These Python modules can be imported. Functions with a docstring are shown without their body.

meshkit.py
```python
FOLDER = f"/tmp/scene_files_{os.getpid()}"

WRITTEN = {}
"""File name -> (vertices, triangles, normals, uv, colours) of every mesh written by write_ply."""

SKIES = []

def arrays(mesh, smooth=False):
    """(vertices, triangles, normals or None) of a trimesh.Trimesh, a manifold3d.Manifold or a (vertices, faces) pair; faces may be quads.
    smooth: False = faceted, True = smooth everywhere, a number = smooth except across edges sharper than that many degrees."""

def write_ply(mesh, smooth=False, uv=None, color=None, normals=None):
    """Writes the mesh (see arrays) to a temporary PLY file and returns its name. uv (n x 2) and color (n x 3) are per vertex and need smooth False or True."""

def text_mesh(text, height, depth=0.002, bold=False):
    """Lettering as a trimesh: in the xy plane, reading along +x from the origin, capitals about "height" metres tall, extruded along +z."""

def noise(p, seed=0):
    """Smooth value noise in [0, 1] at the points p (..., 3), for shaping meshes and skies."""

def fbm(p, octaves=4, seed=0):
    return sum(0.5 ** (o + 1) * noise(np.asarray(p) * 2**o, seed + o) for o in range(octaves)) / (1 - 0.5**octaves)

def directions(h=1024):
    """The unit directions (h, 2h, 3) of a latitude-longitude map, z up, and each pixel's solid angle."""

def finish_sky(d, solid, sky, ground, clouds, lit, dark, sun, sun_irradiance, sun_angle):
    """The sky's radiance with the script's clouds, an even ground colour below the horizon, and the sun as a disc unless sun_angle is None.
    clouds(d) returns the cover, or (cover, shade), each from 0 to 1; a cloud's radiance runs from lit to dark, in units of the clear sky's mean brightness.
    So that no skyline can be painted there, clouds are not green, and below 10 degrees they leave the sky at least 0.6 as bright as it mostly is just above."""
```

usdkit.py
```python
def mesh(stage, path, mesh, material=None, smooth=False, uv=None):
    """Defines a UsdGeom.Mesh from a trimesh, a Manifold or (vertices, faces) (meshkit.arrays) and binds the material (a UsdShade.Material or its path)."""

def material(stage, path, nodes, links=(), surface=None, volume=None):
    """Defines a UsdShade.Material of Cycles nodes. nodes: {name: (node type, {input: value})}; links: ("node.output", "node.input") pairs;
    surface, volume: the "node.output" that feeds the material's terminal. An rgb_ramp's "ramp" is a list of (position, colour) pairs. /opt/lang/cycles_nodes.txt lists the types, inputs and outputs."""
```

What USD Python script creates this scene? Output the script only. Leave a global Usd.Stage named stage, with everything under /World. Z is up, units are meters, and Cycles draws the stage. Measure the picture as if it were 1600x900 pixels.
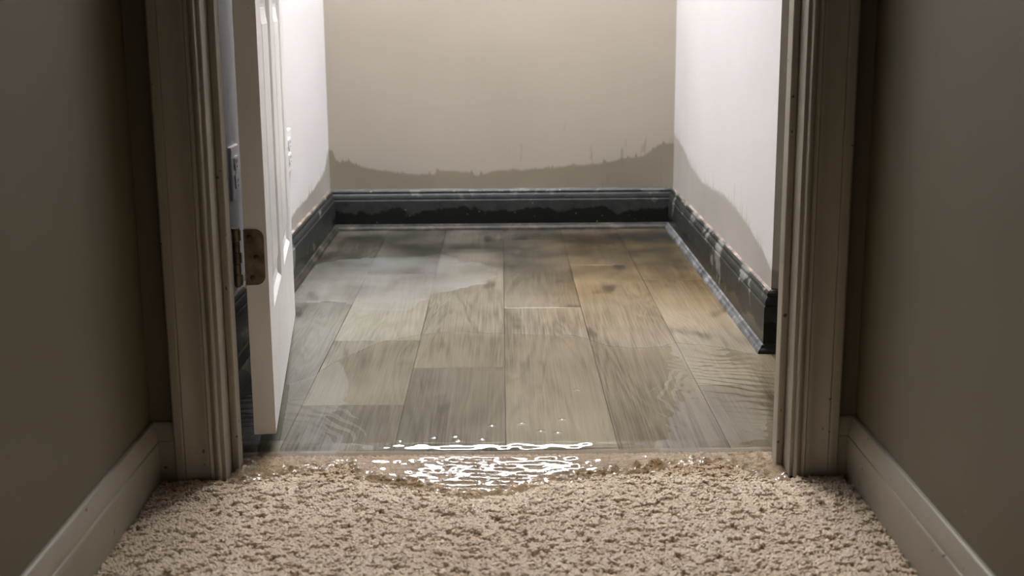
import math, random
import numpy as np, trimesh, usdkit, meshkit
import shapely.geometry as sg
from shapely import ops
import shapely
from pxr import Usd, UsdGeom, UsdLux, Gf, Sdf, Vt

random.seed(7); rng = np.random.default_rng(7)
stage = Usd.Stage.CreateInMemory()
UsdGeom.SetStageUpAxis(stage, UsdGeom.Tokens.z); UsdGeom.SetStageMetersPerUnit(stage, 1.0)
UsdGeom.Xform.Define(stage, '/World'); UsdGeom.Scope.Define(stage, '/World/Looks')

# ---------------------------------------------------------------- camera
F_PX, PITCH, YAW, ROLL, CAM_H = 1996.8, 0.21674, 0.0074942, -0.0067579, 0.70
fw = np.array([math.sin(YAW)*math.cos(PITCH), math.cos(YAW)*math.cos(PITCH), -math.sin(PITCH)])
r_ = np.cross(fw, [0, 0, 1]); r_ /= np.linalg.norm(r_); u_ = np.cross(r_, fw)
right = r_*math.cos(ROLL) + u_*math.sin(ROLL); up = -r_*math.sin(ROLL) + u_*math.cos(ROLL)
cam = UsdGeom.Camera.Define(stage, '/World/camera')
M4 = Gf.Matrix4d(*right, 0, *up, 0, *(-fw), 0, 0, 0, CAM_H, 1)
cam.AddTransformOp().Set(M4)
cam.CreateHorizontalApertureAttr(36.0); cam.CreateVerticalApertureAttr(20.25)
cam.CreateFocalLengthAttr(36.0*F_PX/1600); cam.CreateClippingRangeAttr(Gf.Vec2f(0.02, 50))
cam.CreateFStopAttr(5.6); cam.CreateFocusDistanceAttr(2.35)
cam.CreateExposureAttr(2.78)

# ---------------------------------------------------------------- light: dim house beyond the hall; the room's lamp is built below
LAMP_POWER, HALL_AMBIENT = 14.0, 0.003
LAMP_AT, LAMP_W, LAMP_D = (-0.03, 3.45, 2.385), 0.98, 0.36
dome = UsdLux.DomeLight.Define(stage, '/World/house_light')
dome.CreateIntensityAttr(HALL_AMBIENT); dome.CreateColorAttr(Gf.Vec3f(1.0, 0.93, 0.82))

# ---------------------------------------------------------------- helpers
used = {}
def path_for(name, parent=None):
    base = str(parent.GetPath()) if parent else '/World'
    k = (base, name); n = used.get(k, 0); used[k] = n + 1
    return f'{base}/{name}' + (f'_{n:03d}' if n else '')
def tag(p, label=None, cat=None, group=None, kind=None):
    for k, v in (('label', label), ('category', cat), ('group', group), ('kind', kind)):
        if v: p.SetCustomDataByKey(k, v)
    return p
def obj(name, m, mat, parent=None, smooth=35):
    if isinstance(m, list): m = trimesh.util.concatenate(m)
    return usdkit.mesh(stage, path_for(name, parent), m, mat, smooth=smooth).GetPrim()
def thing(name, label=None, cat=None, loc=(0, 0, 0), rotz=0, group=None, kind=None, parent=None):
    x = UsdGeom.Xform.Define(stage, path_for(name, parent))
    x.AddTranslateOp().Set(Gf.Vec3d(*map(float, loc)))
    if rotz: x.AddRotateZOp().Set(rotz)
    return tag(x.GetPrim(), label, cat, group, kind)
def box(x0, x1, y0, y1, z0, z1):
    b = trimesh.creation.box([x1-x0, y1-y0, z1-z0]); b.apply_translation([(x0+x1)/2, (y0+y1)/2, (z0+z1)/2]); return b
def extrude_profile(prof, p0, p1, n, m0=0.0, m1=0.0, upv=(0, 0, 1)):
    """prof: (t, h) outline, counter-clockwise; t along n, h along upv; swept p0->p1; m0/m1 shift the ends by m*t along the run (mitres)."""
    p0, p1, n, upv = (np.asarray(a, float) for a in (p0, p1, n, upv))
    d = (p1-p0)/np.linalg.norm(p1-p0); P = np.asarray(prof, float); k = len(P)
    A = p0 + P[:, :1]*n + P[:, 1:]*upv + d*(m0*P[:, :1]); B = p1 + P[:, :1]*n + P[:, 1:]*upv + d*(m1*P[:, :1])
    V = np.vstack([A, B]); Fc = []
    for i in range(k):
        j = (i+1) % k; Fc += [[i, j, k+j], [i, k+j, k+i]]
    cv, cf = trimesh.creation.triangulate_polygon(sg.Polygon(P), engine='earcut')
    idx = [int(np.argmin(((P-c)**2).sum(1))) for c in cv]
    for t in cf:
        a, b, c = (idx[i] for i in t); Fc += [[a, c, b], [k+a, k+b, k+c]]
    m = trimesh.Trimesh(V, Fc, process=False); trimesh.repair.fix_normals(m); return m
def arc(cx, cy, r, a0, a1, n=6):
    return [(cx+r*math.cos(math.radians(a)), cy+r*math.sin(math.radians(a))) for a in np.linspace(a0, a1, n)]
def rounded_plate(w, h, t, r, bev):
    """plate in xz plane, thickness along -y from 0 to -t, rounded corners and a bevelled front edge"""
    out = []
    for inset, y in ((0, 0), (0, -t*0.55), (bev*0.4, -t*0.85), (bev, -t)):
        s = sg.box(-w/2+r, -h/2+r, w/2-r, h/2-r).buffer(r, quad_segs=5).buffer(-inset, quad_segs=5) if inset == 0 else sg.box(-w/2+r, -h/2+r, w/2-r, h/2-r).buffer(max(r-inset, 1e-4), quad_segs=5)
        out.append(np.array([(x, y, z) for x, z in list(s.exterior.coords)[:-1]]))
    k = min(len(o) for o in out); V, Fc = np.vstack([o[:k] for o in out]), []
    for a in range(len(out)-1):
        for i in range(k):
            j = (i+1) % k; Fc += [[a*k+i, a*k+j, a*k+k+j], [a*k+i, a*k+k+j, a*k+k+i]]
    V = np.vstack([V, [0, -t, 0], [0, 0, 0]]); b = (len(out)-1)*k
    for i in range(k):
        j = (i+1) % k; Fc += [[b+i, b+j, len(V)-2], [j, i, len(V)-1]]
    m = trimesh.Trimesh(V, Fc, process=False); trimesh.repair.fix_normals(m); return m

# ---------------------------------------------------------------- materials
def mat(name, nodes, links=(), surface='p.BSDF'):
    return usdkit.material(stage, f'/World/Looks/{name}', nodes, links, surface=surface)
def srgb(r, g, b):
    f = lambda c: c/255/12.92 if c/255 < .04045 else ((c/255+.055)/1.055)**2.4
    return (f(r), f(g), f(b))

def painted_wall(name, col, scale=260, bump=.12, rough=.55, var=.05):
    return mat(name, {
        'g': ('geometry', {}),
        'n': ('noise_texture', {'scale': scale, 'detail': 3.0}),
        'n2': ('noise_texture', {'scale': 2.2, 'detail': 3.0}),
        'r': ('rgb_ramp', {'ramp': [(0.3, tuple(c*(1-var) for c in col)), (0.7, tuple(min(1, c*(1+var)) for c in col))]}),
        'b': ('bump', {'strength': bump, 'distance': .0006}),
        'p': ('principled_bsdf', {'roughness': rough, 'specular_ior_level': .35})},
        [('g.position', 'n.vector'), ('g.position', 'n2.vector'), ('n2.fac', 'r.fac'), ('r.color', 'p.base_color'), ('n.fac', 'b.height'), ('b.normal', 'p.normal')])

def damp_wall(name, col, wet, axis, span, line, drip=1.0, streak=None, amp=.035):
    """paint with a tide mark: 'line' gives (position along axis, height) of the damp's upper edge"""
    a0, a1 = span; HM = 0.5
    ramp = sorted(((p-a0)/(a1-a0), (h/HM,)*3) for p, h in line)
    ramp = [(min(max(p, 0), 1), c) for p, c in ramp]
    nodes = {
        'g': ('geometry', {}), 's': ('separate_xyz', {}),
        'm': ('map_range', {'from_min': a0, 'from_max': a1, 'to_min': 0.0, 'to_max': 1.0, 'clamp': True}),
        'h': ('rgb_ramp', {'ramp': ramp}),
        'hm': ('math', {'math_type': 'multiply', 'value2': HM}),
        'n': ('noise_texture', {'scale': 14.0, 'detail': 5.0, 'roughness': .65}),
        'nh': ('math', {'math_type': 'multiply_add', 'value2': amp, 'value3': -amp*.5}),
        'sc': ('mapping', {'scale': (70, 70, 5)}),
        'dn': ('noise_texture', {'scale': 1.0, 'detail': 2.0}),
        'dp': ('map_range', {'from_min': .58, 'from_max': .78, 'to_min': 0.0, 'to_max': .12*drip, 'clamp': True}),
        'a1': ('math', {'math_type': 'add'}), 'a2': ('math', {'math_type': 'add'}),
        'df': ('math', {'math_type': 'subtract'}),
        'mk': ('map_range', {'range_type': 'smoothstep', 'from_min': -.004, 'from_max': .006, 'to_min': 0.0, 'to_max': 1.0, 'clamp': True}),
        'fade': ('map_range', {'from_min': 0.0, 'from_max': .16, 'to_min': 1.0, 'to_max': .72, 'clamp': True}),
        'mm': ('math', {'math_type': 'multiply'}),
        'n2': ('noise_texture', {'scale': 3.0, 'detail': 4.0}),
        'c1': ('rgb_ramp', {'ramp': [(0.3, tuple(c*.96 for c in col)), (.7, tuple(min(1, c*1.03) for c in col))]}),
        'c2': ('rgb_ramp', {'ramp': [(0.3, tuple(c*.86 for c in wet)), (.7, tuple(c*1.12 for c in wet))]}),
        'mx': ('mix_color', {}),
        # old run marks above the tide line
        'sk': ('mapping', {'location': (3.1, 1.7, .35), 'scale': (42, 42, 9)}),
        'sn': ('noise_texture', {'scale': 1.0, 'detail': 3.0}),
        'sm': ('map_range', {'range_type': 'smoothstep', 'from_min': .62, 'from_max': .70, 'to_min': 0.0, 'to_max': .45, 'clamp': True}),
        'sz': ('map_range', {'range_type': 'smoothstep', 'from_min': .36, 'from_max': .27, 'to_min': 0.0, 'to_max': 1.0, 'clamp': True}),
        'sx': ('map_range', {'range_type': 'smoothstep', 'from_min': streak[0] if streak else 9, 'from_max': streak[1] if streak else 10, 'to_min': 0.0, 'to_max': 1.0, 'clamp': True}),
        's1': ('math', {'math_type': 'multiply'}), 's2': ('math', {'math_type': 'multiply'}),
        'mx2': ('mix_color', {'b': tuple(c*.8 for c in wet)}),
        'fn': ('noise_texture', {'scale': 260.0, 'detail': 3.0}),
        'b': ('bump', {'strength': .12, 'distance': .0006}),
        'ro': ('map_range', {'from_min': 0.0, 'from_max': 1.0, 'to_min': .55, 'to_max': .4}),
        'p': ('principled_bsdf', {'specular_ior_level': .35})}
    links = [('g.position', 's.vector'), (f's.{axis}', 'm.value'), ('m.result', 'h.fac'), ('h.color', 'hm.value1'),
             ('g.position', 'n.vector'), ('n.fac', 'nh.value1'), ('g.position', 'sc.vector'), ('sc.vector', 'dn.vector'), ('dn.fac', 'dp.value'),
             ('hm.value', 'a1.value1'), ('nh.value', 'a1.value2'), ('a1.value', 'a2.value1'), ('dp.result', 'a2.value2'),
             ('a2.value', 'df.value1'), ('s.z', 'df.value2'), ('df.value', 'mk.value'), ('df.value', 'fade.value'),
             ('mk.result', 'mm.value1'), ('fade.result', 'mm.value2'),
             ('g.position', 'n2.vector'), ('n2.fac', 'c1.fac'), ('n2.fac', 'c2.fac'), ('c1.color', 'mx.a'), ('c2.color', 'mx.b'), ('mm.value', 'mx.fac'),
             ('g.position', 'sk.vector'), ('sk.vector', 'sn.vector'), ('sn.fac', 'sm.value'), ('s.z', 'sz.value'), (f's.{axis}', 'sx.value'),
             ('sm.result', 's1.value1'), ('sz.result', 's1.value2'), ('s1.value', 's2.value1'), ('sx.result', 's2.value2'),
             ('mx.result', 'mx2.a'), ('s2.value', 'mx2.fac'), ('mx2.result', 'p.base_color'),
             ('g.position', 'fn.vector'), ('fn.fac', 'b.height'), ('b.normal', 'p.normal'), ('mk.result', 'ro.value'), ('ro.result', 'p.roughness')]
    return mat(name, nodes, links)

GREIGE, WHITEP = srgb(149, 140, 129), srgb(192, 190, 190)
M_back = damp_wall('damp_back_wall', GREIGE, srgb(116, 109, 95), 'x', (-.56, .56),
    [(-.561, .26), (-.536, .255), (-.531, .215), (-.489, .219), (-.448, .204), (-.386, .191), (-.302, .178), (-.218, .175), (-.197, .186), (-.113, .187), (-.082, .174),
     (-.029, .188), (.055, .186), (.139, .194), (.244, .203), (.37, .217), (.454, .233), (.505, .264), (.551, .276)], drip=.12, streak=(-.25, .2), amp=.03)
M_rightw = damp_wall('damp_right_wall', WHITEP, srgb(160, 156, 149), 'y', (2.5, 4.1),
    [(4.08, .30), (3.885, .279), (3.692, .244), (3.451, .224), (3.148, .24), (2.972, .235), (2.849, .22), (2.701, .20), (2.56, .17)], drip=.8, streak=(4.2, 4.3))
M_leftw = damp_wall('damp_left_wall', srgb(205, 203, 204), srgb(156, 151, 142), 'y', (1.9, 4.1),
    [(4.082, .27), (3.973, .208), (3.81, .19), (3.585, .175), (3.356, .17), (3.1, .155), (2.5, .14), (1.9, .14)], drip=.35, streak=(4.2, 4.3))
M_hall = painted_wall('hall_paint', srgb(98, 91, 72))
M_ceil = painted_wall('ceiling_paint', srgb(228, 226, 220))
def trim_paint(name, col, rough=.35, nick=.755):
    """semi-gloss enamel with brush marks, scuffs and a few dark nicks"""
    return mat(name, {
        'g': ('geometry', {}),
        'n': ('noise_texture', {'scale': 5.0, 'detail': 4.0}),
        'r': ('rgb_ramp', {'ramp': [(.3, tuple(c*.9 for c in col)), (.6, col)]}),
        'v': ('noise_texture', {'scale': 85.0, 'detail': 1.0}),
        'k': ('map_range', {'range_type': 'smoothstep', 'from_min': nick, 'from_max': nick+.03, 'to_min': 0.0, 'to_max': .85, 'clamp': True}),
        'mx': ('mix_color', {'b': (.03, .022, .015)}),
        'sc': ('mapping', {'scale': (240, 240, 6)}), 'bn': ('noise_texture', {'scale': 1.0, 'detail': 2.0}),
        'b': ('bump', {'strength': .1, 'distance': .0004}),
        'p': ('principled_bsdf', {'roughness': rough, 'specular_ior_level': .4})},
        [('g.position', 'n.vector'), ('n.fac', 'r.fac'), ('g.position', 'v.vector'), ('v.fac', 'k.value'), ('k.result', 'mx.fac'), ('r.color', 'mx.a'), ('mx.result', 'p.base_color'),
         ('g.position', 'sc.vector'), ('sc.vector', 'bn.vector'), ('bn.fac', 'b.height'), ('b.normal', 'p.normal')])
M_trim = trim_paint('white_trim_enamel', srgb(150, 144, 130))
M_door = trim_paint('door_enamel', srgb(236, 235, 235), .3, .80)

def black_board(name, axis, band, along, low=-.16):
    """flaking charcoal paint: pale worn patches along the upper mouldings, a soaked dark band below an irregular line"""
    nodes = {
        'g': ('geometry', {}), 's': ('separate_xyz', {}),
        'n': ('noise_texture', {'scale': 11.0, 'detail': 5.0, 'roughness': .65}),
        'nh': ('math', {'math_type': 'multiply_add', 'value2': .10, 'value3': band-.05}),
        'df': ('math', {'math_type': 'subtract'}),
        'mk': ('map_range', {'range_type': 'smoothstep', 'from_min': -.003, 'from_max': .005, 'to_min': 0.0, 'to_max': 1.0, 'clamp': True}),
        'c1': ('rgb_ramp', {'ramp': [(.3, srgb(29, 31, 30)), (.7, srgb(48, 51, 49))]}),
        'n2': ('noise_texture', {'scale': 40.0, 'detail': 4.0}),
        'mx': ('mix_color', {'b': srgb(17, 19, 17)}),
        'w': ('noise_texture', {'scale': 7.0, 'detail': 6.0, 'roughness': .7, 'distortion': .6}),
        'wz': ('map_range', {'from_min': .03, 'from_max': .125, 'to_min': low, 'to_max': .02, 'clamp': True}),
        'wa': ('math', {'math_type': 'add'}),
        'wk': ('map_range', {'range_type': 'smoothstep', 'from_min': .55, 'from_max': .585, 'to_min': 0.0, 'to_max': along, 'clamp': True}),
        'mx2': ('mix_color', {'b': srgb(128, 127, 124)}),
        'sp': ('noise_texture', {'scale': 150.0, 'detail': 1.0}),
        'sk': ('map_range', {'from_min': .79, 'from_max': .81, 'to_min': 0.0, 'to_max': .9, 'clamp': True}),
        'mx3': ('mix_color', {'b': srgb(190, 188, 180)}),
        'ro': ('map_range', {'from_min': 0.0, 'from_max': 1.0, 'to_min': .46, 'to_max': .25}),
        'bb': ('bump', {'strength': .35, 'distance': .0012}),
        'p': ('principled_bsdf', {'specular_ior_level': .32})}
    links = [('g.position', 's.vector'), ('g.position', 'n.vector'), ('n.fac', 'nh.value1'), ('nh.value', 'df.value1'), ('s.z', 'df.value2'), ('df.value', 'mk.value'),
             ('g.position', 'n2.vector'), ('n2.fac', 'c1.fac'), ('c1.color', 'mx.a'), ('mk.result', 'mx.fac'),
             ('g.position', 'w.vector'), ('s.z', 'wz.value'), ('w.fac', 'wa.value1'), ('wz.result', 'wa.value2'), ('wa.value', 'wk.value'),
             ('mx.result', 'mx2.a'), ('wk.result', 'mx2.fac'), ('g.position', 'sp.vector'), ('sp.fac', 'sk.value'), ('sk.result', 'mx3.fac'), ('mx2.result', 'mx3.a'), ('mx3.result', 'p.base_color'),
             ('mk.result', 'ro.value'), ('ro.result', 'p.roughness'), ('n2.fac', 'bb.height'), ('bb.normal', 'p.normal')]
    return mat(name, nodes, links)
M_bb_back = black_board('charcoal_board_back', 'x', .063, .25)
M_bb_side = black_board('charcoal_board_side', 'y', .045, .75, -.07)
M_shoe = mat('worn_shoe_moulding', {
    'g': ('geometry', {}), 'n': ('noise_texture', {'scale': 26.0, 'detail': 5.0, 'roughness': .7}),
    'r': ('rgb_ramp', {'ramp': [(.35, srgb(48, 50, 50)), (.5, srgb(92, 94, 96)), (.68, srgb(140, 140, 140))]}),
    'b': ('bump', {'strength': .3, 'distance': .001}),
    'p': ('principled_bsdf', {'roughness': .3})},
    [('g.position', 'n.vector'), ('n.fac', 'r.fac'), ('r.color', 'p.base_color'), ('n.fac', 'b.height'), ('b.normal', 'p.normal')])
def caulk(name, ramp):
    return mat(name, {'g': ('geometry', {}), 'n': ('noise_texture', {'scale': 9.0, 'detail': 6.0, 'roughness': .7}), 'r': ('rgb_ramp', {'ramp': ramp}),
        'p': ('principled_bsdf', {'roughness': .6})}, [('g.position', 'n.vector'), ('n.fac', 'r.fac'), ('r.color', 'p.base_color')])
M_shoe_dark = mat('grimy_shoe_moulding', {'g': ('geometry', {}), 'n': ('noise_texture', {'scale': 12.0, 'detail': 6.0, 'roughness': .7}), 'r': ('rgb_ramp', {'ramp': [(.4, srgb(30, 30, 28)), (.55, srgb(52, 48, 43)), (.7, srgb(88, 79, 70))]}),
    'p': ('principled_bsdf', {'roughness': .55, 'specular_ior_level': .25})}, [('g.position', 'n.vector'), ('n.fac', 'r.fac'), ('r.color', 'p.base_color')])  # darker brown-grey shoe tone, set to offset the lamp overhead
M_caulk = caulk('cracked_caulk', [(.42, srgb(70, 70, 66)), (.54, srgb(122, 108, 98)), (.68, srgb(170, 158, 147))])
M_caulk_dark = caulk('grimy_caulk', [(.4, srgb(38, 40, 38)), (.58, srgb(70, 70, 64)), (.75, srgb(120, 112, 98))])

def wood(k, dark, mid, light, off):
    """grey-brown oak print: long streaks along y, cathedral rings, knots; dirty amber water stain at the far right corner"""
    nodes = {
        'g': ('geometry', {}), 'off': ('mapping', {'location': off}),
        's': ('separate_xyz', {}),
        'n1c': ('math', {'math_type': 'multiply_add', 'value2': .62, 'value3': .20}), 'm1': ('mapping', {'scale': (260, 3.6, 1)}), 'n1': ('noise_texture', {'scale': 1.0, 'detail': 5.0, 'roughness': .7, 'distortion': .1}),
        'm2': ('mapping', {'scale': (11, 1.0, 1)}), 'n2': ('noise_texture', {'scale': 1.0, 'detail': 3.0, 'distortion': .9}),
        'ring': ('math', {'math_type': 'multiply', 'value2': 62.0}), 'sn': ('math', {'math_type': 'sine'}),
        'rg': ('math', {'math_type': 'multiply_add', 'value2': .045, 'value3': 0.0}),
        'm3': ('mapping', {'scale': (9, 3.6, 1)}), 'n3': ('noise_texture', {'scale': 1.0, 'detail': 2.0}),
        'kn': ('map_range', {'range_type': 'smoothstep', 'from_min': .61, 'from_max': .76, 'to_min': 0.0, 'to_max': -.42, 'clamp': True}),
        'm4': ('mapping', {'scale': (2.4, 1.3, 1)}), 'n4': ('noise_texture', {'scale': 1.0, 'detail': 3.0}),
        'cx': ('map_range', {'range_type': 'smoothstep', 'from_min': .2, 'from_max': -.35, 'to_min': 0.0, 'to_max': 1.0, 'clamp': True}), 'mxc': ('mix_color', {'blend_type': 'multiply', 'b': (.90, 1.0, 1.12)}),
        'big': ('math', {'math_type': 'multiply_add', 'value2': .6, 'value3': -.28}),
        'a1': ('math', {'math_type': 'add'}), 'a2': ('math', {'math_type': 'add'}), 'a3': ('math', {'math_type': 'add'}),
        'r': ('rgb_ramp', {'ramp': [(.12, tuple(c*.5 for c in dark)), (.34, dark), (.52, mid), (.75, light)]}),
        # amber residue, far right
        'sx': ('map_range', {'range_type': 'smoothstep', 'from_min': .02, 'from_max': .24, 'to_min': 0.0, 'to_max': 1.0, 'clamp': True}),
        'sy': ('map_range', {'range_type': 'smoothstep', 'from_min': 2.55, 'from_max': 3.35, 'to_min': 0.0, 'to_max': 1.0, 'clamp': True}),
        'sn1': ('noise_texture', {'scale': 5.0, 'detail': 4.0}),
        'sn2': ('map_range', {'from_min': .3, 'from_max': .65, 'to_min': .5, 'to_max': 1.0, 'clamp': True}),
        'sm1': ('math', {'math_type': 'multiply'}), 'sm2': ('math', {'math_type': 'multiply'}), 'sm3': ('math', {'math_type': 'multiply', 'value2': 1.0}),
        'mx': ('mix_color', {'blend_type': 'multiply', 'b': (.80, .57, .24)}),
        # silt along the back wall, darkened further to offset the lamp overhead
        'by': ('map_range', {'range_type': 'smoothstep', 'from_min': 2.85, 'from_max': 3.7, 'to_min': 0.0, 'to_max': 1.0, 'clamp': True}),
        'bm': ('math', {'math_type': 'multiply'}),
        'mx2': ('mix_color', {'b': srgb(40, 38, 33)}),
        'b': ('bump', {'strength': .12, 'distance': .0006}),
        'ro': ('map_range', {'from_min': .35, 'from_max': .65, 'to_min': .17, 'to_max': .33, 'clamp': True}),
        'p': ('principled_bsdf', {'specular_ior_level': .28})}
    links = [('g.position', 'off.vector'), ('g.position', 's.vector')]
    for i in '1234': links += [('off.vector', f'm{i}.vector'), (f'm{i}.vector', f'n{i}.vector')]
    links += [('n2.fac', 'ring.value1'), ('ring.value', 'sn.value1'), ('sn.value', 'rg.value1'), ('n3.fac', 'kn.value'), ('n4.fac', 'big.value1'),
              ('n1.fac', 'n1c.value1'), ('n1c.value', 'a1.value1'), ('rg.value', 'a1.value2'), ('a1.value', 'a2.value1'), ('kn.result', 'a2.value2'), ('a2.value', 'a3.value1'), ('big.value', 'a3.value2'), ('a3.value', 'r.fac'),
              ('s.x', 'sx.value'), ('s.y', 'sy.value'), ('g.position', 'sn1.vector'), ('sn1.fac', 'sn2.value'), ('sx.result', 'sm1.value1'), ('sy.result', 'sm1.value2'),
              ('sm1.value', 'sm2.value1'), ('sn2.result', 'sm2.value2'), ('sm2.value', 'sm3.value1'), ('sm3.value', 'mx.fac'), ('r.color', 'mxc.a'), ('s.x', 'cx.value'), ('cx.result', 'mxc.fac'), ('mxc.result', 'mx.a'),
              ('s.y', 'by.value'), ('by.result', 'bm.value1'), ('sn2.result', 'bm.value2'), ('bm.value', 'mx2.fac'), ('mx.result', 'mx2.a'), ('mx2.result', 'p.base_color'),
              ('n1.fac', 'b.height'), ('b.normal', 'p.normal'), ('n4.fac', 'ro.value'), ('ro.result', 'p.roughness')]
    return mat(f'oak_plank_{k}', nodes, links)
_tones = [((82, 74, 61), (115, 106, 90), (140, 130, 112)), ((76, 69, 58), (108, 100, 86), (132, 123, 107)), ((86, 78, 65), (119, 110, 94), (143, 134, 116)), ((73, 67, 57), (103, 96, 83), (127, 119, 104))]
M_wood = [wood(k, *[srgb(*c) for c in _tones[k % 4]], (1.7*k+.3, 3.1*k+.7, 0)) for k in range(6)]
M_subfloor = mat('dark_subfloor', {'p': ('principled_bsdf', {'base_color': (.03, .026, .02), 'roughness': .8})})

def water(name, tint, rough=0.0):
    return mat(name, {'f': ('fresnel', {'IOR': 1.38}), 't': ('transparent_bsdf', {'color': tint}), 'gl': ('glossy_bsdf', {'color': (1, 1, 1), 'roughness': rough}), 'm': ('mix_closure', {})},
               [('f.fac', 'm.fac'), ('t.BSDF', 'm.closure1'), ('gl.BSDF', 'm.closure2')], 'm.closure')
M_spill = mat('silty_water', {'f': ('fresnel', {'IOR': 1.38}), 't': ('transparent_bsdf', {'color': (.92, .88, .80)}), 'd': ('diffuse_bsdf', {'color': srgb(178, 162, 140)}), 'c': ('mix_closure', {'fac': .30}),
    'gl': ('glossy_bsdf', {'color': (1, 1, 1), 'roughness': .012}), 'm': ('mix_closure', {})},
    [('t.BSDF', 'c.closure1'), ('d.BSDF', 'c.closure2'), ('f.fac', 'm.fac'), ('c.closure', 'm.closure1'), ('gl.BSDF', 'm.closure2')], 'm.closure')
M_water = water('flood_water', (.965, .955, .92), .012)
M_film = mat('cloudy_film', {'f': ('fresnel', {'IOR': 1.33}), 't': ('transparent_bsdf', {'color': (.97, .97, .97)}), 'd': ('diffuse_bsdf', {'color': srgb(205, 206, 208)}), 'c': ('mix_closure', {}),  # whitish diffuse share painted in for the glare off the wet floor
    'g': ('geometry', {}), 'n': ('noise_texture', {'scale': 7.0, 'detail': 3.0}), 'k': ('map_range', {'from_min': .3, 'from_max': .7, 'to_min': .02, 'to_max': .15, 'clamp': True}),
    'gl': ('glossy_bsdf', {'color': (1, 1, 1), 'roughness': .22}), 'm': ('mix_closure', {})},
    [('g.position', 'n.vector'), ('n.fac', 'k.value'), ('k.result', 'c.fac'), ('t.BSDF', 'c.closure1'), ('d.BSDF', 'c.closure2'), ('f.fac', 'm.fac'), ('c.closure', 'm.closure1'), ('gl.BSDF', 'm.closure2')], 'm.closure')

M_carpet = mat('carpet_yarn', {
    'g': ('geometry', {}), 's': ('separate_xyz', {}),
    'n': ('noise_texture', {'scale': 9.0, 'detail': 3.0}), 'oi': ('object_info', {}),
    'r': ('rgb_ramp', {'ramp': [(.0, srgb(219, 197, 172)), (.5, srgb(235, 216, 194)), (1.0, srgb(246, 232, 214))]}),
    'n2': ('math', {'math_type': 'multiply_add', 'value2': .6, 'value3': 0.0}), 'ad': ('math', {'math_type': 'multiply_add', 'value2': .4}),
    # soaked yarn near the threshold is darker
    'wn': ('noise_texture', {'scale': 16.0, 'detail': 3.0}), 'wo': ('math', {'math_type': 'multiply_add', 'value2': .09}),
    'wk': ('map_range', {'range_type': 'smoothstep', 'from_min': 1.83, 'from_max': 1.92, 'to_min': 0.0, 'to_max': .8, 'clamp': True}),
    'mx': ('mix_color', {'blend_type': 'multiply', 'b': (.60, .50, .38)}),
    'tr': ('translucent_bsdf', {}), 'mc': ('mix_closure', {'fac': .15}),
    'p': ('principled_bsdf', {'roughness': .85, 'sheen_weight': .25, 'sheen_roughness': .5, 'specular_ior_level': .15})},
    [('g.position', 'n.vector'), ('g.position', 's.vector'), ('n.fac', 'n2.value1'), ('oi.random', 'ad.value1'), ('n2.value', 'ad.value3'), ('ad.value', 'r.fac'),
     ('g.position', 'wn.vector'), ('wn.fac', 'wo.value1'), ('s.y', 'wo.value3'), ('wo.value', 'wk.value'), ('wk.result', 'mx.fac'), ('r.color', 'mx.a'), ('mx.result', 'p.base_color'), ('mx.result', 'tr.color'), ('p.BSDF', 'mc.closure1'), ('tr.BSDF', 'mc.closure2')], 'mc.closure')
M_backing = mat('carpet_backing', {'p': ('principled_bsdf', {'base_color': srgb(190, 170, 148), 'roughness': .95})})
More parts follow.
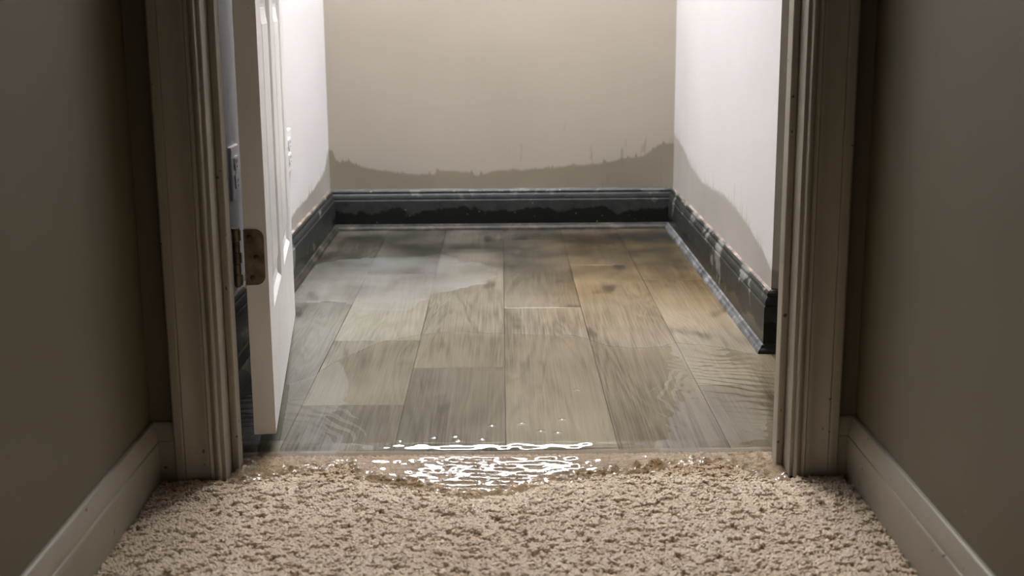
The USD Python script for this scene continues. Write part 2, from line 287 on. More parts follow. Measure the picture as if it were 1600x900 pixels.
M_steel = mat('tarnished_steel', {'g': ('geometry', {}), 'n': ('noise_texture', {'scale': 60.0, 'detail': 4.0}), 'r': ('rgb_ramp', {'ramp': [(.3, srgb(80, 72, 58)), (.7, srgb(118, 108, 92))]}),
    'p': ('principled_bsdf', {'metallic': .85, 'roughness': .42})}, [('g.position', 'n.vector'), ('n.fac', 'r.fac'), ('r.color', 'p.base_color')])
M_screw = mat('dark_screw', {'p': ('principled_bsdf', {'base_color': srgb(70, 62, 50), 'metallic': .8, 'roughness': .4})})
M_plastic = mat('white_plastic', {'p': ('principled_bsdf', {'base_color': srgb(228, 228, 230), 'roughness': .3})})
M_slot = mat('dark_slot', {'p': ('principled_bsdf', {'base_color': (.02, .02, .02), 'roughness': .6})})
M_lens = mat('lit_diffuser', {'e': ('emission', {'color': (.985, .985, 1.0), 'strength': LAMP_POWER})}, surface='e.emission')
M_lampbody = mat('lamp_enamel', {'p': ('principled_bsdf', {'base_color': srgb(225, 225, 222), 'roughness': .4})})

# ---------------------------------------------------------------- large structure
XL, XR, YB = -.551, .551, 4.08            # room walls
YF, YR = 1.835, 1.945                     # hall face and room face of the door wall
JL, JR = -.421, .433                      # jamb faces
HX = .53                                  # half width of the hall
YE = 2.556                                # where the room's right wall ends
TOP, HEAD = 2.42, 2.05
def wall(name, m, material, label): return tag(obj(name, m, material, smooth=False), label, 'wall', kind='structure')
wall('wall_back', box(XL-.12, XR+.12, YB, YB+.12, -.05, TOP), M_back, 'greige far wall of the room with a brownish tide mark above the dark baseboard')
wall('wall_left', box(XL-.12, XL, YR, YB, -.05, TOP), M_leftw, 'white left wall of the flooded room with two outlets on it')
wall('wall_right', box(XR, XR+.12, YE, YB, -.05, TOP), M_rightw, 'white right wall of the flooded room, damp and streaked, ending at an outside corner')
AX = 1.35
wall('wall_alcove', box(AX, AX+.1, YR, YE+.1, -.05, TOP), M_ceil, 'white wall of the recess behind the right door casing')
wall('wall_alcove_end', box(XR+.12, AX, YE+.0, YE+.12, -.05, TOP), M_ceil, 'white end wall of the recess behind the right door casing')
wall('wall_front_left', box(-HX-.12, JL-.018, YF, YR, -.05, TOP), M_hall, 'narrow strip of beige wall left of the door opening')
wall('wall_front_right', box(JR+.018, AX+.1, YF, YR, -.05, TOP), M_hall, 'narrow strip of beige wall right of the door opening')
wall('wall_front_over', box(JL-.018, JR+.018, YF, YR, HEAD+.018, TOP), M_hall, 'beige wall above the door opening')
wall('wall_near_left', box(-HX-.12, -HX, -1.2, YF, -.05, TOP), M_hall, 'shadowy beige hall wall on the left, nearest the camera')
wall('wall_near_right', box(HX, HX+.12, -1.2, YF, -.05, TOP), M_hall, 'shadowy beige hall wall on the right, nearest the camera')
tag(obj('ceiling', box(XL-.12, AX+.1, YR, YB+.12, TOP, TOP+.08), M_ceil, smooth=False), 'white ceiling of the flooded room', 'ceiling', kind='structure')
tag(obj('ceiling', box(-HX-.12, AX+.1, -1.2, YR, TOP, TOP+.08), M_hall, smooth=False), 'beige ceiling of the hall', 'ceiling', kind='structure')

# floor of planks, each its own piece
THR = 1.955                                # line where planks meet carpet
floor = thing('floor', 'grey-brown oak-look plank floor of the room, wet and stained amber at the far right', 'floor', kind='structure')
obj('subfloor', box(XL-.1, AX, THR-.14, YB+.02, -.06, -.0075), M_subfloor, floor, smooth=False)
def plank(x0, x1, y0, y1, material):
    g, b, t = .0005, .0006, .007
    x0 += g; x1 -= g; y0 += g; y1 -= g
    V = [(x0, y0, -t), (x1, y0, -t), (x1, y1, -t), (x0, y1, -t), (x0, y0, -b*.7), (x1, y0, -b*.7), (x1, y1, -b*.7), (x0, y1, -b*.7),
         (x0+b, y0+b, 0), (x1-b, y0+b, 0), (x1-b, y1-b, 0), (x0+b, y1-b, 0)]
    Fq = [[0, 3, 2, 1]] + [[a*4+i, a*4+(i+1) % 4, a*4+4+(i+1) % 4, a*4+4+i] for a in (0, 1) for i in range(4)] + [[8, 9, 10, 11]]
    usdkit.mesh(stage, path_for('plank', floor), (np.array(V), np.array(Fq)), material)
cols = [(XL, -.364, [3.033, 2.02], [0, 3, 2]), (-.364, -.179, [3.361, 2.665, 2.207], [3, 2, 0, 5]), (-.179, .003, [3.714, 2.447], [1, 4, 3]),
        (.003, .186, [3.86, 2.958], [5, 1, 2]), (.186, .367, [3.466], [0, 4]), (.367, .5505, [3.263, 2.31], [4, 2, 1]),
        (.5505, .733, [2.4], [1, 0]), (.733, .916, [2.15], [2, 5]), (.916, 1.1, [2.45], [3, 4]), (1.1, AX, [2.2], [0, 1])]
for x0, x1, js, ms in cols:
    top_y = YB if x0 < .55 else YE
    ys = [top_y] + js + [THR]
    for k in range(len(ys)-1):
        plank(x0, x1, ys[k+1], ys[k], M_wood[ms[k % len(ms)]])

# ---------------------------------------------------------------- baseboards
bb_prof = [(0, 0), (.016, 0), (.016, .094), (.0145, .0965), (.0125, .0975), (.0125, .099), (.0145, .1005), (.0135, .108), (.0105, .114), (.0085, .1155), (.0085, .117), (.0098, .119), (.0092, .1235), (.0065, .127), (0, .128)]
qr_prof = [(0, 0)] + arc(0, 0, .017, 0, 90, 8)
qr_prof = [(t+.0155, h) for t, h in [(0, 0)] + arc(0, 0, .013, 0, 60, 6) + [(.0045, .0165), (.0, .0185)]]
ck_prof = [(0, .1275), (.006, .1275), (.0035, .1295), (0, .1305)]
def room_board(name, label, p0, p1, n, m0, m1, material, caulk, shoe):
    t = thing(name, label, 'baseboard', kind='structure')
    obj('board', extrude_profile(bb_prof, p0, p1, n, m0, m1), material, t, smooth=30)
    obj('shoe_moulding', extrude_profile(qr_prof, p0, p1, n, m0, m1), shoe, t, smooth=40)
    obj('caulk_line', extrude_profile(ck_prof, p0, p1, n, m0, m1), caulk, t, smooth=30)
room_board('baseboard_back', 'black moulded baseboard along the far wall, soaked along its lower half', (XL, YB, 0), (XR, YB, 0), (0, -1, 0), 1, -1, M_bb_back, M_caulk_dark, M_shoe_dark)
room_board('baseboard_left', 'black moulded baseboard along the left wall behind the open door', (XL, YR, 0), (XL, YB, 0), (1, 0, 0), 0, -1, M_bb_side, M_caulk, M_shoe_dark)
room_board('baseboard_right', 'peeling black moulded baseboard along the right wall', (XR, YE, 0), (XR, YB, 0), (-1, 0, 0), -1, -1, M_bb_side, M_caulk, M_shoe)
room_board('baseboard_return', 'short black baseboard turning the outside corner beside the right casing', (XR, YE, 0), (AX, YE, 0), (0, -1, 0), -1, 0, M_bb_back, M_caulk_dark, M_shoe_dark)
hb_prof = [(0, 0), (.015, 0), (.015, .064), (.0135, .067), (.012, .0675), (.0125, .070), (.0115, .078), (.0085, .088), (.006, .0945), (.0035, .096), (0, .096)]
def hall_board(name, label, p0, p1, n, m0, m1):
    tag(obj(name, extrude_profile(hb_prof, p0, p1, n, m0, m1), M_trim, smooth=30), label, 'baseboard', kind='structure')
hall_board('baseboard_near_left', 'white moulded baseboard along the left hall wall', (-HX, -1.2, 0), (-HX, YF, 0), (1, 0, 0), 0, -1)
hall_board('baseboard_near_right', 'white moulded baseboard along the right hall wall', (HX, -1.2, 0), (HX, YF, 0), (-1, 0, 0), 0, -1)
CW = .073                                  # casing width
CLo, CRo = -.4935, .503
hall_board('baseboard_stub_left', 'short white baseboard stub between left hall corner and door casing', (-HX, YF, 0), (CLo+.002, YF, 0), (0, -1, 0), 1, 0)
hall_board('baseboard_stub_right', 'short white baseboard stub between right hall corner and door casing', (HX, YF, 0), (CRo-.002, YF, 0), (0, -1, 0), -1, 0)

# ---------------------------------------------------------------- door frame
def casing_profile(w):
    """(t = out of the wall, h = from the inner edge (0) to the outer edge (w)); bead near each edge, scooped field"""
    p = [(0, 0), (.008, 0), (.0115, .0012), (.0125, .0035), (.0118, .0062), (.0098, .0085), (.0088, .0095), (.0112, .0108), (.0126, .0128), (.0130, .0145), (.0118, .0162), (.0118, .0172)]
    for s in np.linspace(0, 1, 7): p.append((.0122 + .0045*s - .0022*math.sin(math.pi*s), .0185 + (w-.0185-.0165)*s))
    p += [(.0150, w-.0158), (.0168, w-.0145), (.0178, w-.012), (.0178, w-.003), (.0165, w-.0008), (.014, w), (0, w)]
    return p
def frame_side(name, label, jx, outer, s):
    """s=-1 left jamb, +1 right jamb"""
    t = thing(name, label, 'door frame', kind='structure')
    inner = jx + s*.0055
    prof = casing_profile(abs(outer-inner))
    obj('casing', extrude_profile(prof, (inner, YF, 0), (inner, YF, HEAD+.0055), (0, -1, 0), 0, 0, upv=(0, 0, 1)) if False else
        casing_strip(prof, inner, s), M_trim, t, smooth=30)
    a, b = sorted((jx, jx+s*.018))
    jm = trimesh.creation.box([b-a, YR-YF-.001, HEAD]); jm.apply_translation([(a+b)/2, (YF+YR)/2, HEAD/2])
    obj('jamb', bevelled(a, b, YF-.001, YR+.001, 0, HEAD, .0015), M_trim, t, smooth=30)
    a, b = sorted((jx, jx-s*.011))
    obj('door_stop', bevelled(a, b, YF+.042, YR-.036, .0, HEAD-.011, .0025), M_trim, t, smooth=30)
    return t
def bevelled(x0, x1, y0, y1, z0, z1, r):
    s = sg.box(x0+r, y0+r, x1-r, y1-r).buffer(r, quad_segs=3)
    m = trimesh.creation.extrude_polygon(s, z1-z0, engine='earcut'); m.apply_translation([0, 0, z0]); return m
def casing_strip(prof, inner, s):
    pts = [(inner + s*h, YF - t) for t, h in prof]
    m = trimesh.creation.extrude_polygon(sg.Polygon(pts), HEAD+.0055, engine='earcut'); return m
frame_side('trim_1', 'white moulded door casing and jamb on the left, beside the hinge', JL, CLo, -1)
frame_side('trim_2', 'white moulded door casing and jamb on the right, chipped with dark nicks', JR, CRo, 1)
th = thing('trim_3', 'white head casing and head jamb over the door opening', 'door frame', kind='structure')
obj('casing', box(CLo, CRo, YF-.016, YF, HEAD+.0055, HEAD+.0785), M_trim, th, smooth=False)
obj('jamb', box(JL, JR, YF-.001, YR+.001, HEAD, HEAD+.018), M_trim, th, smooth=False)

# ---------------------------------------------------------------- door, open about 97 degrees into the room
DW, DT, DH = .826, .0345, 2.0
door_dir = math.degrees(math.atan2(2.723-1.975, -.466+.3775))   # direction of the leaf from its hinge edge
door = thing('door_1', 'white six-panel door standing open on the left, seen along its hinge edge', 'door', loc=(-.3685, 1.972, .028), rotz=door_dir, kind='structure')
# local x along the leaf, local -y = the face seen (towards +x of the room), local y from 0 to DT
def panelled_face(y0, sgn):
    """face with six raised panels; sgn=-1 face looks to -y"""
    xs_stile = [(.108, .108+.255), (DW-.108-.255, DW-.108)]
    zs_rail = [(.185, .70), (.835, 1.49), (1.60, 1.885)]
    holes, V, Fc = [], [], []
    body = sg.box(0, 0, DW, DH)
    for a, b in xs_stile:
        for c, d in zs_rail: holes.append((a, c, b, d))
    poly = body
    for h in holes: poly = poly.difference(sg.box(*h))
    v2, f2 = trimesh.creation.triangulate_polygon(poly, engine='earcut')
    parts = [trimesh.Trimesh(np.c_[v2[:, 0], np.full(len(v2), y0), v2[:, 1]], f2, process=False)]
    rings = [(0, 0), (.003, .0015), (.010, .0065), (.020, .0085), (.026, .0085), (.0275, .0075), (.052, .002), (.0535, .0015)]
    for a, c, b, d in holes:
        R = []
        for ins, dep in rings:
            R.append([(a+ins, y0-sgn*dep, c+ins), (b-ins, y0-sgn*dep, c+ins), (b-ins, y0-sgn*dep, d-ins), (a+ins, y0-sgn*dep, d-ins)])
        R = np.array(R).reshape(-1, 3); Fq = []
        for k in range(len(rings)-1):
            for i in range(4): j = (i+1) % 4; Fq += [[k*4+i, k*4+j, k*4+4+j], [k*4+i, k*4+4+j, k*4+4+i]]
        e = (len(rings)-1)*4; Fq += [[e, e+1, e+2], [e, e+2, e+3]]
        parts.append(trimesh.Trimesh(R, Fq, process=False))
    return parts, holes
fa, holes = panelled_face(0.0, -1); fb, _ = panelled_face(DT, 1)
def orient(m, want):
    n = m.face_normals.copy(); bad = n[:, 1]*want < -1e-6
    m.faces[bad] = m.faces[bad][:, ::-1]; return m
edge = []
for (xa, za, xb, zb) in ((0, 0, 0, DH), (DW, DH, DW, 0), (DW, 0, 0, 0), (0, DH, DW, DH)):
    edge.append(trimesh.Trimesh([(xa, 0, za), (xb, 0, zb), (xb, DT, zb), (xa, DT, za)], [[0, 1, 2], [0, 2, 3]], process=False))
edge[0].faces = edge[0].faces[:, ::1]
core = [orient(fa[0], -1), orient(fb[0], 1)]
for e_, n_ in zip(edge, ((-1, 0, 0), (1, 0, 0), (0, 0, -1), (0, 0, 1))):
    bad = (e_.face_normals @ np.array(n_)) < 0; e_.faces[bad] = e_.faces[bad][:, ::-1]
obj('slab', core + edge, M_door, door, smooth=False)
for a, b in zip(fa[1:], fb[1:]):
    obj('panel', [orient(a, -1), orient(b, 1)], M_door, door, smooth=False)
def cyl(r, z0, z1, n=20):
    c = trimesh.creation.cylinder(r, z1-z0, sections=n); c.apply_translation([0, 0, (z0+z1)/2]); return c
for hz in (.247, 1.02, 1.72):              # butt hinges; only the lowest is in the photograph
    hg = thing('hinge', 'tarnished metal butt hinge', loc=(0, DT, hz), parent=door)
    # leaf screwed to the hinge edge (local x=0 plane), rounded outer corners, three screws
    hh, lw = .0885, .030
    s = sg.box(-lw, 0, .006, hh).difference(sg.Point(0, 0).buffer(0))
    c = .014
    core_ = sg.Polygon([(.001, 0), (.001, hh)] + arc(-lw+c, hh-c, c, 90, 180, 8) + arc(-lw+c, c, c, 180, 270, 8))
    lf = trimesh.creation.extrude_polygon(core_, .0022, engine='earcut')
    V = lf.vertices.copy(); lf.vertices = np.c_[-V[:, 2], V[:, 0], V[:, 1]]; trimesh.repair.fix_normals(lf)
    obj('leaf', lf, M_steel, hg, smooth=30)
    bz = [0, .0177, .0354, .0531, .0708, .0885]
    barrel = []
    for i in range(5):
        b = cyl(.0058, bz[i]+.0004, bz[i+1]-.0004); b.apply_translation([-.004, .0125, 0]); barrel.append(b)
    pin = cyl(.0066, .0885, .0915); pin.apply_translation([-.004, .0125, 0]); barrel.append(pin)
    pin = cyl(.0040, -.002, .0); pin.apply_translation([-.004, .0125, 0]); barrel.append(pin)
    for i in (0, 2, 4): barrel.append(box(-.004, -.0004, .005, .0125, bz[i]+.0006, bz[i+1]-.0006))
    obj('knuckle', barrel, M_steel, hg, smooth=30)
    # second leaf, on the jamb
    for sy, sz in ((-.0075, .0765), (-.0175, .0445), (-.0105, .012)):
        sc = trimesh.creation.revolve([(0, 0), (.0040, 0), (.0040, .0006), (.0028, .0013), (0, .0016)], sections=16)
        cross = [box(-.0025, .0025, -.0004, .0004, .0012, .0017), box(-.0004, .0004, -.0025, .0025, .0012, .0017)]
        sc = trimesh.util.concatenate([sc] + cross)
        V = sc.vertices.copy(); sc.vertices = np.c_[-.0021-V[:, 2], V[:, 0]+sy, V[:, 1]+sz]; trimesh.repair.fix_normals(sc)
        obj('screw', sc, M_screw, hg, smooth=30)

# ---------------------------------------------------------------- outlets on the left wall
def outlet(label, y0, y1, zc):
    w = y1-y0; h = .11
    t = thing('wall_outlet', label, 'outlet', loc=(XL, (y0+y1)/2, zc), rotz=90)   # local -y looks to +x
    obj('plate', rounded_plate(w, h, .0058, .004, .0035), M_plastic, t, smooth=30)
    for s in (1, -1):
        f = rounded_plate(.034, .029, .0035, .009, .001); f.apply_translation([0, -.0055, s*.0195])
        r = obj('receptacle', f, M_plastic, t, smooth=30)
        sl = []
        for sx, sh in ((-.0063, .008), (.0063, .0065)): sl.append(box(sx-.0009, sx+.0009, -.0094, -.0089, s*.0195+.0035-sh/2, s*.0195+.0035+sh/2))
        g = cyl(.0024, -.0003, .0003, 14); V = g.vertices.copy(); g.vertices = np.c_[V[:, 0], -.0091+V[:, 2], V[:, 1]+s*.0195-.0075]; sl.append(g)
        obj('slot', sl, M_slot, r, smooth=False)
    k = trimesh.creation.icosphere(2, .0028); k.vertices *= [1, .45, 1]; k.apply_translation([0, -.0059, 0])
    obj('screw', k, M_plastic, t, smooth=True)
outlet('white duplex outlet seen through the gap between the left jamb and the open door', 2.578, 2.656, .372)
outlet('white outlet on the left wall, half hidden by the far edge of the open door', 3.25, 3.328, .342)

# ---------------------------------------------------------------- ceiling lamp of the room (above the frame)
lamp = thing('ceiling_lamp', 'flat white ceiling light panel lighting the flooded room', 'lamp', loc=LAMP_AT)
hw_, hd_ = LAMP_W/2, LAMP_D/2
ring = sg.box(-hw_-.02, -hd_-.02, hw_+.02, hd_+.02).difference(sg.box(-hw_, -hd_, hw_, hd_))
fr = trimesh.creation.extrude_polygon(ring, TOP-LAMP_AT[2], engine='earcut')
obj('frame', fr, M_lampbody, lamp, smooth=False)
obj('diffuser', box(-hw_, hw_, -hd_, hd_, .004, .008), M_lens, lamp, smooth=False)

# ---------------------------------------------------------------- carpet and water
EDGE = np.array([(-.55, 1.95), (-.445, 1.92), (-.424, 1.828), (-.392, 1.817), (-.341, 1.853), (-.285, 1.874), (-.244, 1.904), (-.221, 1.831), (-.18, 1.811), (-.141, 1.797), (-.082, 1.762), (-.04, 1.746), (.011, 1.76), (.059, 1.805),
    (.108, 1.822), (.148, 1.84), (.208, 1.847), (.26, 1.874), (.343, 1.894), (.371, 1.856), (.384, 1.823), (.407, 1.814), (.429, 1.806), (.45, 1.92), (.55, 1.95)])
edge_y = lambda x: np.interp(x, EDGE[:, 0], EDGE[:, 1])
WL = .0015                                  # water level
def fbm2(x, y, sc, seed=0, octv=3):
    p = np.stack([np.asarray(x)*sc, np.asarray(y)*sc, np.zeros_like(np.asarray(x, float))], -1)
    return meshkit.fbm(p, octv, seed)
def carpet_z(x, y):
    """height of the pile's tips: rises out of the water towards the hall"""
    d = edge_y(x) - y + (fbm2(x, y, 60, 3, 2)-.5)*.02
    z = WL + np.where(d < 0, d*.3, d*.085)
    return np.clip(z, -.0045, .0062) + (fbm2(x, y, 11, 5, 3)-.5)*.006*np.clip((d+.02)/.06, 0.15, 1)
carpet = thing('carpet', 'beige cut-pile hall carpet, soaked where the water spills over the threshold', 'carpet', kind='stuff')
def grid(xs, ys, zf):
    X, Y = np.meshgrid(xs, ys); Z = zf(X, Y); nx, ny = len(xs), len(ys)
    V = np.c_[X.ravel(), Y.ravel(), Z.ravel()]; i = np.arange(nx-1)[None] + (np.arange(ny-1)*nx)[:, None]
    return V, np.stack([i, i+1, i+nx+1, i+nx], -1).reshape(-1, 4)
bx_ = grid(np.linspace(-HX, HX, 160), np.linspace(.75, YF, 150), lambda x, y: carpet_z(x, y)-.0075)
jb_ = grid(np.linspace(JL, JR, 120), np.linspace(YF, THR-.001, 24), lambda x, y: carpet_z(x, y)-.0068)
tm = trimesh.util.concatenate([trimesh.Trimesh(*bx_, process=False) if False else trimesh.Trimesh(bx_[0], np.vstack([bx_[1][:, [0, 1, 2]], bx_[1][:, [0, 2, 3]]]), process=False),
                               trimesh.Trimesh(jb_[0], np.vstack([jb_[1][:, [0, 1, 2]], jb_[1][:, [0, 2, 3]]]), process=False), box(-HX, HX, -1.2, .75, -.02, .004)])
obj('backing', tm, M_backing, carpet, smooth=False)
def tuft(seed):
    """twisted cut-pile tuft, about 9 mm tall: a bent tapering tube with a frayed, bulging tip"""
    r = np.random.default_rng(seed); out = []
    for k in range(2):
        a = r.uniform(0, 6.28); lean = r.uniform(.001, .0035); n = 7
        lv = [(-.009, .0014), (-.005, .0020), (-.0022, .0027), (-.0006, .0025), (.0004, .0014)]
        V = []; off = np.array([math.cos(a), math.sin(a)])*.0011
        for i, (z, rad) in enumerate(lv):
            s = i/(len(lv)-1); c = off*(1+.6*s) + np.array([math.cos(a+1.0*k+.6), math.sin(a+1.0*k+.6)])*lean*s**1.6
            for j in range(n):
                q = 2*math.pi*j/n + 1.2*s; rr = rad*(1+.30*r.uniform(-1, 1)*s)
                V.append((c[0]+rr*math.cos(q), c[1]+rr*math.sin(q), z + r.uniform(-.0006, .0006)*s))
        V.append((c[0], c[1], .0011)); Fc = []
        for i in range(len(lv)-1):
            for j in range(n):
                j2 = (j+1) % n; Fc += [[i*n+j, i*n+j2, i*n+n+j2], [i*n+j, i*n+n+j2, i*n+n+j]]
        b = (len(lv)-1)*n; Fc += [[b+j, b+(j+1) % n, len(V)-1] for j in range(n)]
        out.append(trimesh.Trimesh(V, Fc, process=False))
    return trimesh.util.concatenate(out)
pi = UsdGeom.PointInstancer.Define(stage, str(carpet.GetPath()) + '/pile')
tag(pi.GetPrim(), kind='stuff')
protos = []
for k in range(5):
    p = usdkit.mesh(stage, str(pi.GetPath()) + f'/yarn_tuft_{k:03d}' if k else str(pi.GetPath()) + '/yarn_tuft', tuft(20+k), M_carpet, smooth=True)
    protos.append(p.GetPath())
sp = .0042
gx, gy = np.meshgrid(np.arange(-HX+.002, HX, sp), np.arange(.95, THR-.002, sp))
gx = (gx + rng.uniform(-.5, .5, gx.shape)*sp).ravel(); gy = (gy + rng.uniform(-.5, .5, gy.shape)*sp).ravel()
ok = (np.abs(gx) < HX-.016) & ((gy < YF-.016) | ((gx > JL+.002) & (gx < JR-.002)))
gx, gy = gx[ok], gy[ok]
# the pile parts into little valleys: shift the tufts along the gradient of a clumping noise and sink those in the valleys
e = .002; cl = lambda x, y: fbm2(x*1.0, y*1.5, 80, 11, 2)
c0 = cl(gx, gy); dx = (cl(gx+e, gy)-c0)/e; dy = (cl(gx, gy+e)-c0)/e
px_, py_ = gx + np.clip(dx*.00007, -.0035, .0035), gy + np.clip(dy*.00007, -.0035, .0035)
dry = np.clip((edge_y(gx)+.01-gy)/.03, .12, 1)
pz_ = carpet_z(gx, gy) - np.clip(.43-c0, 0, .3)*.021*dry + rng.uniform(-.0004, .0004, len(gx))*dry
pi.CreatePrototypesRel().SetTargets(protos)
N = len(gx)
pi.CreateProtoIndicesAttr(Vt.IntArray.FromNumpy(rng.integers(0, 5, N).astype(np.int32)))
pi.CreatePositionsAttr(Vt.Vec3fArray.FromNumpy(np.c_[px_, py_, pz_].astype(np.float32)))
ang = rng.uniform(0, 2*math.pi, N); tx = np.clip(-dy*.004, -.5, .5); ty = np.clip(dx*.004, -.5, .5)
qw, qz = np.cos(ang/2), np.sin(ang/2); tl = np.sqrt(tx**2+ty**2)+1e-9
hw, hs = np.cos(tl/2), np.sin(tl/2)/tl; qx, qy = tx*hs, ty*hs    # lean * spin
Q = np.c_[hw*qw, qx*qw + qy*qz, qy*qw - qx*qz, hw*qz]
pi.CreateOrientationsAttr(Vt.QuathArray([Gf.Quath(float(a), float(b), float(c), float(d)) for a, b, c, d in Q]))
S = rng.uniform(.85, 1.2, N); pi.CreateScalesAttr(Vt.Vec3fArray.FromNumpy(np.c_[S, S, np.ones(N)].astype(np.float32)))

# front sheet of water: from the tide line on the planks, over the threshold, onto the carpet
BACK = np.array([(-.56, 2.5), (-.50, 2.42), (-.46, 2.35), (-.417, 2.331), (-.371, 2.40), (-.345, 2.486), (-.268, 2.644), (-.176, 2.712), (-.093, 2.732), (.048, 2.705), (.158, 2.684), (.195, 2.640), (.23, 2.59), (.3, 2.583), (.371, 2.617), (.424, 2.605), (.493, 2.541), (.56, 2.52), (.7, 2.5), (1.34, 2.45)])
back_y = lambda x: np.interp(x, BACK[:, 0], BACK[:, 1]) + (fbm2(x, np.zeros_like(x), 30, 8)-.5)*.02
def asym(ph):                              # steep-fronted ripple
    return np.sin(ph + .55*np.sin(ph))
def water_z(X, Y):
    bk, fr = back_y(X), edge_y(X) - .012 + (fbm2(X, Y*0, 45, 4)-.5)*.02
    db, df = bk - Y, Y - fr
    tt = np.clip(db/.45, 0, 1); z = .0022 + .0058*tt*tt*(3-2*tt)
    warp = (fbm2(X, Y, 7, 21)-.5); warp2 = (fbm2(X, Y, 16, 22)-.5)
    g = lambda x, y, sx, sy: np.exp(-((X-x)/sx)**2 - ((Y-y)/sy)**2)
    # slow swell
    z += .0005*(fbm2(X, Y, 5, 30)-.5)
    # rings pushed out from the door's foot (left) and from the wall end (right)
    rl = np.hypot(X+.42, (Y-1.98)*.8); rr = np.hypot(X-.50, (Y-2.22)*.8)
    z += .00042*asym(2*math.pi*rl/.026 + 14*warp + 5*warp2)*np.exp(-((rl-.16)/.05)**2)*np.clip((Y-1.97)/.05, 0, 1)*(fbm2(X, Y, 14, 33) > .0)
    z += .00040*asym(2*math.pi*rr/.024 + 22*warp + 6*warp2)*np.exp(-((rr-.19-.08*warp)/.06)**2)*np.clip((Y-1.97)/.05, 0, 1)*np.clip((fbm2(X, Y, 12, 60)-.38)*5, 0, 1)
    z += .0007*np.sin(2*math.pi*(Y*1.0+X*.4)/.034 + 22*warp + 8*warp2)*g(.46, 2.33, .12, .20)
    z += .0004*np.sin(2*math.pi*(Y-.3*X)/.03 + 9*warp)*g(-.45, 2.15, .05, .12)
    # sheet sliding down over the threshold and rippling across the pile
    t = np.clip((THR+.026+.002*warp-Y)/.030, 0, 1); z -= (.0046 + .0030*np.exp(-((X-.0)/.17)**4) + .0012*(fbm2(X, Y, 22, 47, 2)-.5))*(t*t*(3-2*t))
    z += .0010*np.exp(-((Y-THR-.010)/.012)**2)*(fbm2(X*.7, Y*1.6, 75, 48, 1)-.5)
    on = np.clip((THR-.012-Y)/.02, 0, 1)
    core = np.exp(-((X+.005)/.165)**4)*np.clip((Y-1.70)/.06, 0, 1)
    L = .015 + .004*np.sin(X*23+1)
    p = ((Y + .012*np.sin(X*11+.6) + .020*(warp+.5*warp2))/.0155) % 1.0
    saw = np.where(p < .80, p/.80, (1-p)/.20); saw = saw*saw*(3-2*saw)*.35 + saw*.65
    z += on*(.0043*core + .0014*(1-core))*(saw-.5)*(.75+.5*fbm2(X, Y, 40, 44, 2))
    z += on*(.0012+.0012*(1-core))*(fbm2(X, Y, 90, 40, 1)-.5)
    z += on*(.0045+.005*(1-core))*np.exp(-(df/.022)**2)*(fbm2(X, Y, 130, 41, 1)-.5)
    # small drips on the sheet
    for (dxp, dyp) in DROPS:
        q = ((X-dxp)**2+(Y-dyp)**2)/.0045**2; z += .0030*np.exp(-q)
    for bx0, o_, h_, s_ in BEADS:
        by0 = float(edge_y(bx0)) + o_
        j0, j1 = np.searchsorted(X[0], [bx0-.014, bx0+.014]); 
        if j1 <= j0: continue
        q = ((X[:, j0:j1]-bx0)**2+(Y[:, j0:j1]-by0)**2)/(2*s_*s_); z[:, j0:j1] += h_*np.exp(-q)
    # a bead along the back edge, then down to the floor; the front edge dives into the pile
    z += .0001*np.exp(-((db-.006)/.004)**2)
    z = np.where(db < .004, z - (.004-db)*.8, z); z = np.where(df < .010, z - np.clip(.010-df, 0, .02)*.55, z)
    return z, db, df
BEADS = [(x, abs(rng.normal(0, .012))+.004, rng.uniform(.0024, .0044), rng.uniform(.0026, .0042)) for x in np.concatenate([rng.uniform(-.42, .43, 170), rng.uniform(-.25, .25, 80)])]
DROPS = [(-.17, 1.985), (-.115, 2.0), (-.08, 2.005), (-.075, 1.985), (.062, 2.03), (.03, 2.07), (-.02, 2.06), (.09, 2.02), (.135, 2.26), (.10, 2.09), (-.035, 1.99)]
def sheet(xs, ys, name, keep=None):
    X, Y = np.meshgrid(xs, ys); Z, db, df = water_z(X, Y)
    nx = len(xs); V = np.c_[X.ravel(), Y.ravel(), Z.ravel()]
    good = ((db > -.001) & (df > -.008))
    if keep is not None: good &= keep(X, Y)
    i = (np.arange(nx-1)[None] + (np.arange(len(ys)-1)*nx)[:, None])
    gq = good[:-1, :-1] & good[1:, :-1] & good[:-1, 1:] & good[1:, 1:]
    q = np.stack([i, i+1, i+nx+1, i+nx], -1)[gq]
    f = np.vstack([q[:, [0, 1, 2]], q[:, [0, 2, 3]]]); u, inv = np.unique(f, return_inverse=True)
    return trimesh.Trimesh(V[u], inv.reshape(-1, 3), process=False)
wt = thing('flood_water', 'shallow rippling sheet of flood water spilling from the planks over the threshold', 'water', kind='stuff')
near = sheet(np.arange(JL+.0008, JR-.0008, .0016), np.arange(1.73, THR+.0001, .0014), 'n')
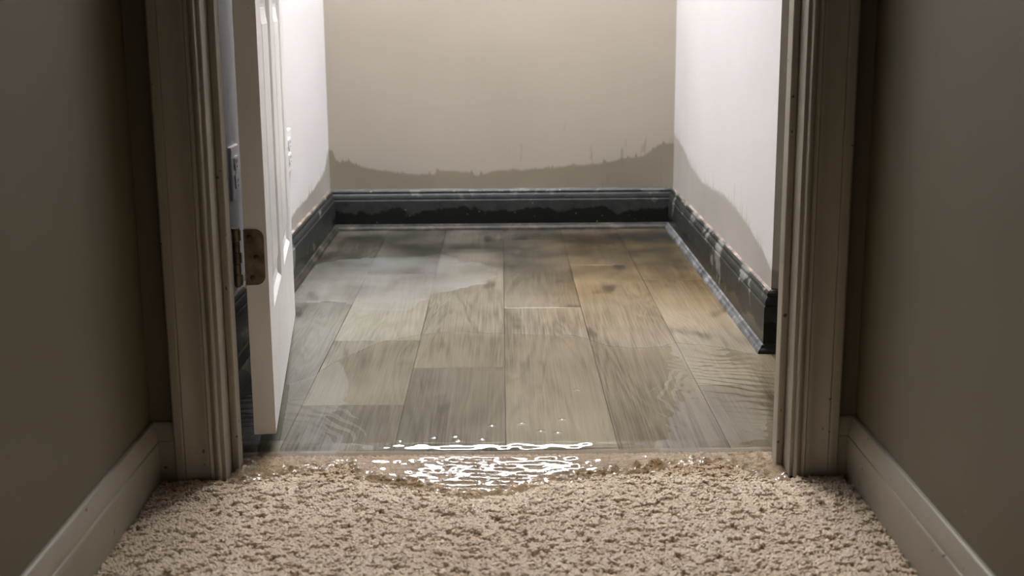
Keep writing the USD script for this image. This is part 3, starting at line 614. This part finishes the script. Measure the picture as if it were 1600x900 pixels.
far = sheet(np.arange(XL+.03, XR+.12, .003), np.r_[np.arange(THR-.001, THR+.05, .0015), np.arange(THR+.05, 2.76, .0024)], 'f', keep=lambda X, Y: ((X < .524) | (Y < YE-.03)) )
obj('surface', far, M_water, wt, smooth=True)
tag(obj('spill', near, M_spill, wt, smooth=True), 'silty rippling tongue of water lying on the carpet')

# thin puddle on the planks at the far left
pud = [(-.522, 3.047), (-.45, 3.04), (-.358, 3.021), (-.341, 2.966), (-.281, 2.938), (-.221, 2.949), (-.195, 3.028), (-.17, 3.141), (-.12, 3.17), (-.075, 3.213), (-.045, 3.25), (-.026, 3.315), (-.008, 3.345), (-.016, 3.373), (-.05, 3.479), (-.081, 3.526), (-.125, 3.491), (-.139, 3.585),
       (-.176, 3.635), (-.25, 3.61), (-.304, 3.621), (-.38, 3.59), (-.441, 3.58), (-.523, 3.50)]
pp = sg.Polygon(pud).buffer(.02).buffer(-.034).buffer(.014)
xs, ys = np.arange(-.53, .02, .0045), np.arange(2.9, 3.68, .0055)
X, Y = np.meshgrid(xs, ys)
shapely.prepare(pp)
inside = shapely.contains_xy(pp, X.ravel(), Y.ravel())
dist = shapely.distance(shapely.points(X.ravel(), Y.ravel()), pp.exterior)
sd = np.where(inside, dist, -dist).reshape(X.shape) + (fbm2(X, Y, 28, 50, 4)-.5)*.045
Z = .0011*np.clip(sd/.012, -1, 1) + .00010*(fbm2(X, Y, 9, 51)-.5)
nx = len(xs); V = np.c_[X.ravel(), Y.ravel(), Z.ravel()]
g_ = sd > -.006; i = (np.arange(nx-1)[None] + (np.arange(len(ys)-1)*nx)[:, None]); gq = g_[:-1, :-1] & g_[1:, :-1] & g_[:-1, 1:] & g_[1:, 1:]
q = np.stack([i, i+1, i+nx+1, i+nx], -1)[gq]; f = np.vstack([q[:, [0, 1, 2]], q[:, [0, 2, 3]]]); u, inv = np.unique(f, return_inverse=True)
tag(obj('puddle', trimesh.Trimesh(V[u], inv.reshape(-1, 3), process=False), M_film, smooth=True), 'thin puddle lying on the planks at the far left of the room, pale glare painted into it', 'puddle')
